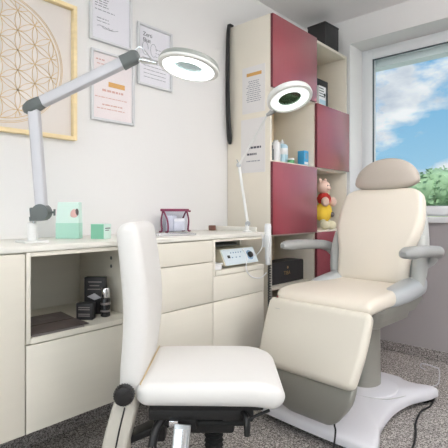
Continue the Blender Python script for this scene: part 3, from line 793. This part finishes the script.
# black bag / box low in the shelf
t = thing('gift_bag', 'black rounded gift box with faint gold lettering in the lower open shelf', 'box', (0,0,0))
b = NB()
def rr2(y0,y1,z0,z1,r,x): 
    P = [Vector((x,y0,z0)),Vector((x,y1,z0))]
    P += [Vector((x,y1-r+r*math.cos(a),z1-r+r*math.sin(a))) for a in [PI/2*k/5 for k in range(6)]]
    P += [Vector((x,y0+r+r*math.cos(a),z1-r+r*math.sin(a))) for a in [PI/2+PI/2*k/5 for k in range(6)]]
    return P
loft(b, [rr2(2.20,2.60-.009,.534,.672,.015,-1.72), rr2(2.20,2.60-.009,.534,.672,.015,-1.60)]); obj('box_body', b, M['blackcard'], t)
m = Matrix(((0,0,1,-1.5994),(1,0,0,2.355),(0,1,0,.585),(0,0,0,1)))
text_obj('lettering', 'TIBA', .036, M['goldfoil'], m, t)
b = NB(); lathe(b, [(.009,0),(.009,.0008)], 12, axis_m((-1.5996,2.40,.632),(1,0,0))); obj('emblem', b, M['goldfoil'], t)

# ------------------------------------------------------------------ treatment chair
TC = thing('treatment_chair', 'cream and grey reclining treatment chair on a white base by the window', 'treatment chair', (-.968,2.25,0), math.radians(-3))
X = (1,0,0)
# local: +x = chair width, -y = front
def outline(k=0, zz=0):
    half = [(-.0,.235),(.06,.230),(.10,.205),(.16,.20),(.235,.225),(.268,.20),(.255,.13),(.215,.02),(.198,-.09),(.197,-.19),(.212,-.30),(.235,-.40),(.272,-.48),(.292,-.545),(.275,-.582),(.12,-.592),(0,-.594)]
    pts = smoothpath([(x,y,0) for x,y in half], 4)
    full = [(p.x,p.y) for p in pts] + [(-p.x,p.y) for p in pts[-2:0:-1]]
    out = []
    n = len(full)
    for i,(x,y) in enumerate(full):
        x0,y0 = full[i-1]; x1,y1 = full[(i+1)%n]
        tx, ty = x1-x0, y1-y0; l = math.hypot(tx,ty) or 1
        nx_, ny_ = -ty/l, tx/l      # inward for clockwise traversal
        cxx, cyy = 0, max(-.45, min(.12, y))
        if nx_*(cxx-x)+ny_*(cyy-y) < 0: nx_, ny_ = -nx_, -ny_
        out.append(Vector((x+nx_*k, y+ny_*k, zz)))
    return out
def osc(k, z_): return [Vector((p.x*k, -.17+(p.y+.17)*k, z_)) for p in outline(0, 0)]
b = NB(); loft(b, [osc(k_,z_) for k_,z_ in ((.96,.030),(1,.036),(1.0,.058),(.985,.069),(.955,.076),(.90,.081),(.75,.088),(.5,.094),(.25,.098),(.05,.099))]); obj('base_cover', b, M['basewhite'], TC, ang=50)
b = NB(); rings = []
for r_, z_ in ((.165,.082),(.16,.096),(.14,.103),(.10,.106)): rings.append([Vector((r_*math.cos(a)*.95, -.06+r_*math.sin(a)*1.05, z_)) for a in [2*PI*k/40 for k in range(40)]])
loft(b, rings); obj('column_skirt', b, M['basewhite'], TC)
b = NB()
P = []
tube(b, smoothpath([(.19,-.02,.0785),(.15,-.15,.0895),(.06,-.215,.096),(-.05,-.23,.0975),(-.14,-.17,.091),(-.19,-.02,.0785)], 6), .0022, 6); obj('base_seam', b, M['shell'], TC)
for x_, y_ in ((.205,.17),(-.205,.17),(.215,-.50),(-.215,-.50)):
    b = NB(); lathe(b, [(.026,0),(.03,.004),(.03,.024),(.022,.034)], 20, Matrix.Translation((x_,y_,0))); obj('foot', b, M['rubber'], TC)
# right rear castor with white cover and wire foot bar
b = NB(); lathe(b, [(.018,-.010),(.022,-.008),(.022,.008),(.018,.010)], 20, axis_m((.232,.185,.0225),(1,0,0))); obj('castor', b, M['black'], TC)
b = NB(); tube(b, smoothpath([(.215,.235,.06),(.245,.26,.075),(.25,.27,.12),(.247,.27,.150),(.235,.27,.158),(.17,.27,.162),(.155,.27,.158),(.152,.27,.14),(.175,.27,.132)], 5), .0035, 8); obj('foot_bar', b, M['lampgrey'], TC)
b = NB(); lathe(b, [(.072,.095),(.070,.11),(.067,.45),(.067,.49)], 36, Matrix.Translation((-.005,-.055,0)) @ Matrix.Diagonal((1,1.25,1,1))); obj('column', b, M['column'], TC)
b = NB()
loft(b, [ringpts(Vector((0,-.10,z_)), Vector((1,0,0)), Vector((0,1,0)), a_, c_, .03, 4) for z_, a_, c_ in ((.445,.15,.16),(.455,.165,.18),(.49,.175,.19),(.492,.19,.21),(.545,.215,.25),(.566,.21,.25))])
obj('seat_frame', b, M['column'], TC)
b = NB(); slab(b, [(0,.04,.602,.215,.036),(0,-.15,.598,.232,.036),(0,-.36,.598,.245,.036),(0,-.46,.594,.248,.034),(0,-.52,.580,.244,.026)], (-1,0,0), .045); obj('seat_cushion', b, M['creamvinyl'], TC)
for sx in (-1,1):
    b = NB()
    rings = []
    for y_, a_, h_, zc in ((.14,.018,.02,.612),(.125,.036,.04,.612),(.08,.050,.052,.608),(0,.055,.052,.602),(-.10,.054,.050,.594),(-.19,.048,.045,.588),(-.245,.036,.038,.582),(-.275,.02,.022,.576)):
        rings.append(ringpts(Vector((sx*.204,y_,zc+.012)), Vector((1,0,0)), Vector((0,0,1)), a_, h_, min(a_,h_)*.9, 5))
    loft(b, rings); obj('side_cover', b, M['shellpaint'], TC)
# backrest
b = NB(); slab(b, [(0,.045,.60,.245,.03),(0,.06,.70,.262,.032),(0,.085,.84,.262,.03),(0,.125,.99,.235,.026),(0,.165,1.10,.19,.02)], X, .07); obj('back_shell', b, M['shell'], TC)
b = NB(); slab(b, [(0,-.005,.612,.200,.036),(0,.0,.68,.194,.042),(.004,.015,.78,.200,.044),(.008,.035,.86,.224,.044),(.012,.055,.93,.236,.042),(.014,.09,1.03,.230,.040),(.015,.112,1.085,.210,.036),(.016,.127,1.120,.172,.026)], X, .045); obj('back_cushion', b, M['creamvinyl'], TC)
for sx in (-1,1):
    b = NB(); slab(b, [(sx*.222,.03,.60,.032,.035),(sx*.232,.035,.70,.032,.040),(sx*.238,.055,.80,.026,.036),(sx*.240,.075,.885,.014,.02)], X, .012); obj('back_wing', b, M['shell'], TC)
# headrest
b = NB(); rings = []
for x_, k in [(-.178*math.cos(PI*i/20), max(.10, math.sin(PI*i/20)**.95)) for i in range(21)]:
    sl = .006*x_/.17
    rings.append([Vector((x_+.018, .135+.052*(k**.6)*math.cos(a), 1.158+sl+(.132 if math.sin(a) > 0 else .050)*k*math.sin(a)*(abs(math.sin(a))**-.2 if abs(math.sin(a))>1e-3 else 1))) for a in [2*PI*q/24 for q in range(24)]])
loft(b, rings)
obj('headrest', b, M['headvinyl'], TC, ang=80)
b = NB(); bar(b, (-.03,.16,1.02), (-.03,.165,1.15), .012, .004, up=(0,1,0)); bar(b, (.03,.16,1.02), (.03,.165,1.15), .012, .004, up=(0,1,0)); obj('headrest_post', b, M['chrome'], TC)
# armrests
for sx in (-1,1):
    b = NB(); x_ = sx*.318
    P = smoothpath([(x_,-.36,.816),(x_,-.24,.817),(x_,-.08,.812),(x_-sx*.004,.03,.802),(x_-sx*.03,.095,.775)], 5)
    rings = []
    n = len(P)
    for i, p in enumerate(P):
        k = min(1, .35+ (i/2.0)**.6*.5) if i < 3 else (1 if i < n-3 else .9-.12*(i-n+3))
        tg = (P[min(i+1,n-1)]-P[max(i-1,0)]).normalized(); nv = tg.cross(Vector((1,0,0))).normalized()
        rings.append(ringpts(p, Vector((1,0,0)), nv, .038*k, .026*k, .022*k, 4))
    loft(b, rings); obj('armrest', b, M['armpad'], TC)
    b = NB(); tube(b, smoothpath([(x_-sx*.015,.05,.785),(x_-sx*.03,.08,.755),(x_-sx*.06,.09,.73),(sx*.235,.07,.715)], 5), .017, 12); obj('arm_bracket', b, M['shell'], TC)
# leg rest
b = NB(); slab(b, [(0,-.515,.580,.262,.026),(0,-.55,.49,.262,.028),(0,-.59,.40,.257,.028),(0,-.635,.290,.240,.026)], (-1,0,0), .030); obj('leg_cushion', b, M['legvinyl'], TC)
b = NB(); slab(b, [(0,-.480,.53,.205,.012),(0,-.54,.40,.215,.013),(0,-.60,.29,.232,.015),(0,-.615,.22,.218,.018),(0,-.60,.15,.165,.018),(0,-.575,.095,.12,.012)], (-1,0,0), .06); obj('leg_shell', b, M['column'], TC)
b = NB(); box(b, -.21,-.18,-.548,-.545,.545,.552)
for v in b.verts: v.co += Vector((0,-.012,-.012))
obj('maker_badge', b, M['steel'], TC)
b = NB(); tube(b, smoothpath([(-.262,-.47,.566),(-.262,-.455,.580),(-.25,-.45,.588),(-.225,-.46,.590),(-.205,-.48,.584)], 5), .009, 8); obj('release_strap', b, M['redplastic'], TC)

# floor cable
b = NB(); P = smoothpath([(-.72,2.47,.006),(-.705,2.36,.006),(-.72,2.26,.006),(-.70,2.12,.006),(-.66,2.0,.006),(-.635,1.87,.006),(-.64,1.72,.006),(-.62,1.5,.006),(-.5,1.2,.006)], 8); tube(b, P, .0045, 8)
tag(obj('power_cable', b, M['black']), 'black power cable lying on the speckled floor right of the chair base', 'cable')
b = NB(); P = smoothpath([(-.875,1.665,.14),(-.872,1.655,.11),(-.870,1.66,.080),(-.865,1.63,.02),(-.865,1.60,.006),(-.87,1.45,.006),(-.92,1.35,.006)], 8); tube(b, P, .004, 8)
tag(obj('chair_lead', b, M['black']), 'thin black lead falling over the front of the white chair base', 'cable')

# ------------------------------------------------------------------ task chair
K = thing('task_chair', 'white upholstered task chair with tall curved back in front of the cabinets', 'office chair', (-1.0585,1.0785,0), math.radians(42))
Yv = (0,1,0)
b = NB(); slab(b, [(-.208,0,.441,.203,.034),(-.10,0,.442,.204,.036),(.08,0,.441,.203,.038),(.18,0,.436,.198,.039),(.254,0,.410,.186,.032)], Yv, .045); obj('seat', b, M['whitevinyl'], K)
b = NB(); slab(b, [(-.236,0,.36,.160,.022),(-.231,0,.42,.168,.030),(-.224,0,.50,.174,.036),(-.212,0,.62,.176,.040),(-.211,0,.72,.176,.041),(-.224,0,.85,.176,.039),(-.240,0,.963,.172,.036)], Yv, .032); obj('backrest', b, M['whitevinyl'], K)
b = NB(); tube(b, [(-.191,-.178,.470),(-.184,.175,.479)], .0022, 6); obj('piping', b, M['piping'], K)
# cover under the backrest
b = NB()
rings = [ringpts(Vector((x_,y_,z_)), Vector((1,0,0)), Vector((0,1,0)), a_, .05, .012, 4) for x_, z_, a_, y_ in ((-.236,.435,.030,-.128),(-.243,.39,.038,-.128),(-.262,.32,.039,-.128),(-.276,.26,.038,-.128),(-.268,.225,.028,-.12),(-.262,.205,.016,-.11))]
loft(b, rings); obj('back_carrier', b, M['covergrey'], K)
b = NB(); tube(b, [(-.238,-.1795,.40),(-.255,-.1795,.33),(-.269,-.1795,.26),(-.270,-.178,.215)], .0025, 6); obj('carrier_slot', b, M['black'], K)
b = NB(); bar(b, (-.25,-.06,.25), (0,0,.33), .03, .012, r=.006); obj('support_arm', b, M['black'], K)
for sy in (-1,):
    b = NB(); lathe(b, [(.020,-.0),(.030,.006),(.031,.022),(.027,.034),(.012,.038)], 28, axis_m((-.236,-.180,.446),(0,-1,0)))
    for k in range(24):
        a = 2*PI*k/24; tube(b, [(-.236+.030*math.cos(a),-.186,.446+.030*math.sin(a)),(-.236+.029*math.cos(a),-.208,.446+.029*math.sin(a))], .0018, 5)
    obj('tilt_knob', b, M['blackgloss'], K)
b = NB(); box(b, -.17,.19,-.145,.145,.372,.402,.008); box(b, -.13,.10,-.10,.10,.33,.362,.008); obj('seat_pan', b, M['black'], K)
b = NB(); box(b, -.06,.10,-.07,.07,.262,.33,.012,3); box(b, -.10,-.02,-.125,-.06,.30,.352,.01); obj('tilt_mechanism', b, M['black'], K)
b = NB(); box(b, -.175,.12,-.128,-.10,.335,.372,.006); box(b, .06,.16,-.12,-.06,.325,.37,.008); obj('side_rail', b, M['black'], K)
b = NB(); tube(b, [(-.15,-.105,.318),(.13,-.105,.318)], .010, 12); obj('cross_rod', b, M['rubber'], K)
b = NB(); box(b, -.165,-.125,-.10,-.04,.25,.335,.01); obj('tension_housing', b, M['black'], K)
# chrome paddles facing the room
b = NB(); bar(b, (-.065,-.145,.332), (-.072,-.178,.235), .007, .027, up=(1,0,0), r=.005)
bmesh.ops.rotate(b, verts=b.verts, cent=(-.067,-.15,.30), matrix=Matrix.Rotation(0,3,'Z')); obj('tilt_paddle', b, M['steel'], K)
b = NB(); bar(b, (-.066,-.1555,.322), (-.073,-.188,.245), .002, .019, up=(1,0,0), r=.001); obj('paddle_inlay', b, M['chrome'], K)
b = NB(); box(b, -.108,-.078,-.15,-.125,.325,.345,.004); obj('bracket', b, M['chrome'], K)
b = NB(); tube(b, smoothpath([(.10,-.08,.352),(.125,-.12,.356),(.135,-.14,.35),(.137,-.15,.325),(.137,-.15,.30)], 5), .010, 10); tube(b, smoothpath([(.137,-.148,.345),(.155,-.14,.352),(.21,-.11,.36)], 4), .005, 8); obj('height_lever', b, M['black'], K)
b = NB(); tube(b, smoothpath([(-.125,-.10,.34),(-.15,-.13,.31),(-.158,-.15,.27),(-.16,-.16,.235)], 5), .014, 12); obj('tension_lever', b, M['black'], K)
b = NB(); lathe(b, [(.012,-.004),(.014,0),(.012,.005)], 16, axis_m((-.158,-.170,.262),(0,-1,0))); obj('lever_cap', b, M['chrome'], K)
b = NB()
prof = []
for k in range(9): prof += [(.033,.26-.017*k),(.024,.252-.017*k)]
lathe(b, prof, 24, Matrix.Translation((.03,0,0))); obj('gas_lift_bellows', b, M['rubber'], K)
b = NB(); lathe(b, [(.03,.06),(.034,.066),(.034,.105),(.026,.112)], 24, Matrix.Translation((.03,0,0))); obj('hub', b, M['steel'], K)
for k in range(5):
    a = math.radians(20+72*k); d = Vector((math.cos(a), math.sin(a), 0)); c = Vector((.03,0,0)); n = Vector((-d.y,d.x,0))
    b = NB(); loft(b, [ringpts(c+d*r_+Vector((0,0,z_)), n, Vector((0,0,1)), w_, h_, .006, 3) for r_, z_, w_, h_ in ((.02,.088,.024,.018),(.12,.088,.022,.015),(.25,.078,.018,.010),(.275,.074,.012,.008))])
    o = obj('base_leg', b, M['steel'], K)
    b = NB()
    for s_ in (-1,1): lathe(b, [(.014,-.009),(.025,-.008),(.0265,0),(.025,.008),(.014,.009)], 20, axis_m(c+d*.262+n*s_*.013+Vector((0,0,.0266)), n))
    tube(b, [c+d*.262+Vector((0,0,.045)), c+d*.262+Vector((0,0,.07))], .008, 8); obj('castor', b, M['black'], o)

# ------------------------------------------------------------------ lights
cl = 'added fill light panels'
def add_fill_panel(x, y, label, power, up, sx=.6, sy=.6):  # unseen hanging panel, added to brighten the ceiling and room
    t = thing('fill_panel', label, 'added fill light', (x,y,ZC-.3), 0, cl)
    b = NB(); rect_frame(b, -sx/2-.02, sx/2+.02, -sy/2-.02, sy/2+.02, -.03, .0, .019)
    for v in b.verts: v.co = Vector((v.co.x, v.co.z, v.co.y))
    obj('housing', b, M['upvc'], t)
    b = NB(); box(b, -sx/2, sx/2, -sy/2, sy/2, -.024, -.006); obj('diffuser', b, M['panel'], t)
    for qx in (-1,1):
        b = NB(); tube(b, [(qx*(sx/2+.01),0,-.002),(qx*(sx/2+.01),0,.2998)], .003, 6); obj('hanging_wire', b, M['steel'], t)
    l = bpy.data.lights.new('fill_uplight', 'AREA'); l.shape = 'RECTANGLE'; l.size = sx; l.size_y = sy; l.energy = up; l.color = (1,.985,.975)
    lo = bpy.data.objects.new('fill_uplight', l); COL.objects.link(lo); lo.parent = t; lo.location = (0,0,.005); lo.rotation_euler = (PI,0,0)
    l = bpy.data.lights.new('fill_downlight', 'AREA'); l.shape = 'RECTANGLE'; l.size = sx; l.size_y = sy; l.energy = power; l.color = (1,.985,.965)
    lo = bpy.data.objects.new('fill_downlight', l); COL.objects.link(lo); lo.parent = t; lo.location = (0,0,-.04)
add_fill_panel(.9, 1.7, 'added square fill light panel, out of view, over the window side of the room', 16, 100, .9, .9)
add_fill_panel(.5, -.6, 'added square fill light panel, out of view, behind the camera', 7, 20, .9, .9)
for nm, loc, rot, sx_, en in (('rear_fill', (.2,YB-.35,1.6), (PI/2,0,0), 2.7, FILL_REAR), ('side_fill', (XR+.35,.2,1.6), (PI/2,0,PI/2), 2.9, FILL_SIDE)):  # area lamps added outside the made-up windows to fill the room
    l = bpy.data.lights.new(nm, 'AREA'); l.shape = 'RECTANGLE'; l.size = sx_; l.size_y = 1.45; l.energy = en; l.color = (.97,.985,1)
    lo = bpy.data.objects.new(nm, l); COL.objects.link(lo); lo.location = loc; lo.rotation_euler = rot
# daylight sun, high and from behind the building, lights the trees only
l = bpy.data.lights.new('sun', 'SUN'); l.energy = 3.2; l.angle = .02; l.color = (1,.95,.85)
so = bpy.data.objects.new('sun', l); COL.objects.link(so); so.rotation_euler = (math.radians(50), 0, math.radians(20))

# world: blue sky with procedural clouds
w = bpy.data.worlds.new('sky'); SC.world = w; w.use_nodes = True
nt = w.node_tree; N = nt.nodes; L = nt.links
bgn = N['Background']
tc = N.new('ShaderNodeTexCoord'); sx = N.new('ShaderNodeSeparateXYZ'); L.new(tc.outputs['Generated'], sx.inputs[0])
rp = N.new('ShaderNodeValToRGB'); rp.color_ramp.elements[0].color = lin((176,216,238)); rp.color_ramp.elements[0].position = 0
rp.color_ramp.elements[1].color = lin((98,172,222)); rp.color_ramp.elements[1].position = .35
L.new(sx.outputs[2], rp.inputs[0])
mp = N.new('ShaderNodeMapping'); mp.inputs['Scale'].default_value = (1,1,2.2); mp.inputs['Location'].default_value = SKY_AT
L.new(tc.outputs['Generated'], mp.inputs['Vector'])
n1_ = N.new('ShaderNodeTexNoise'); n1_.inputs['Scale'].default_value = 4.2; n1_.inputs['Detail'].default_value = 9; n1_.inputs['Roughness'].default_value = .55; n1_.inputs['Distortion'].default_value = .15
L.new(mp.outputs[0], n1_.inputs['Vector'])
cr = N.new('ShaderNodeValToRGB'); cr.color_ramp.elements[0].position = .445; cr.color_ramp.elements[1].position = .535
L.new(n1_.outputs['Fac'], cr.inputs[0])
n2_ = N.new('ShaderNodeTexNoise'); n2_.inputs['Scale'].default_value = 9; n2_.inputs['Detail'].default_value = 6
L.new(mp.outputs[0], n2_.inputs['Vector'])
cc = N.new('ShaderNodeValToRGB'); cc.color_ramp.elements[0].color = lin((196,204,218)); cc.color_ramp.elements[0].position = .35; cc.color_ramp.elements[1].color = lin((250,250,252)); cc.color_ramp.elements[1].position = .6
L.new(n2_.outputs['Fac'], cc.inputs[0])
mx = N.new('ShaderNodeMix'); mx.data_type = 'RGBA'
L.new(cr.outputs[0], mx.inputs[0]); L.new(rp.outputs[0], mx.inputs[6]); L.new(cc.outputs[0], mx.inputs[7])
L.new(mx.outputs[2], bgn.inputs[0]); bgn.inputs[1].default_value = 1.18

# ------------------------------------------------------------------ camera
cd = bpy.data.cameras.new('camera'); cam = bpy.data.objects.new('camera', cd); COL.objects.link(cam)
cam.location = (0,0,1.0); cam.rotation_euler = (math.radians(90), 0, math.radians(42))
cd.sensor_width = 36; cd.lens = 436/448*36; cd.shift_y = -13/448; cd.clip_start = .05; cd.clip_end = 500
SC.camera = cam
vs = SC.view_settings; vs.view_transform = 'Standard'; vs.look = 'None'; vs.gamma = 1; vs.exposure = -0.30; vs.use_curve_mapping = False
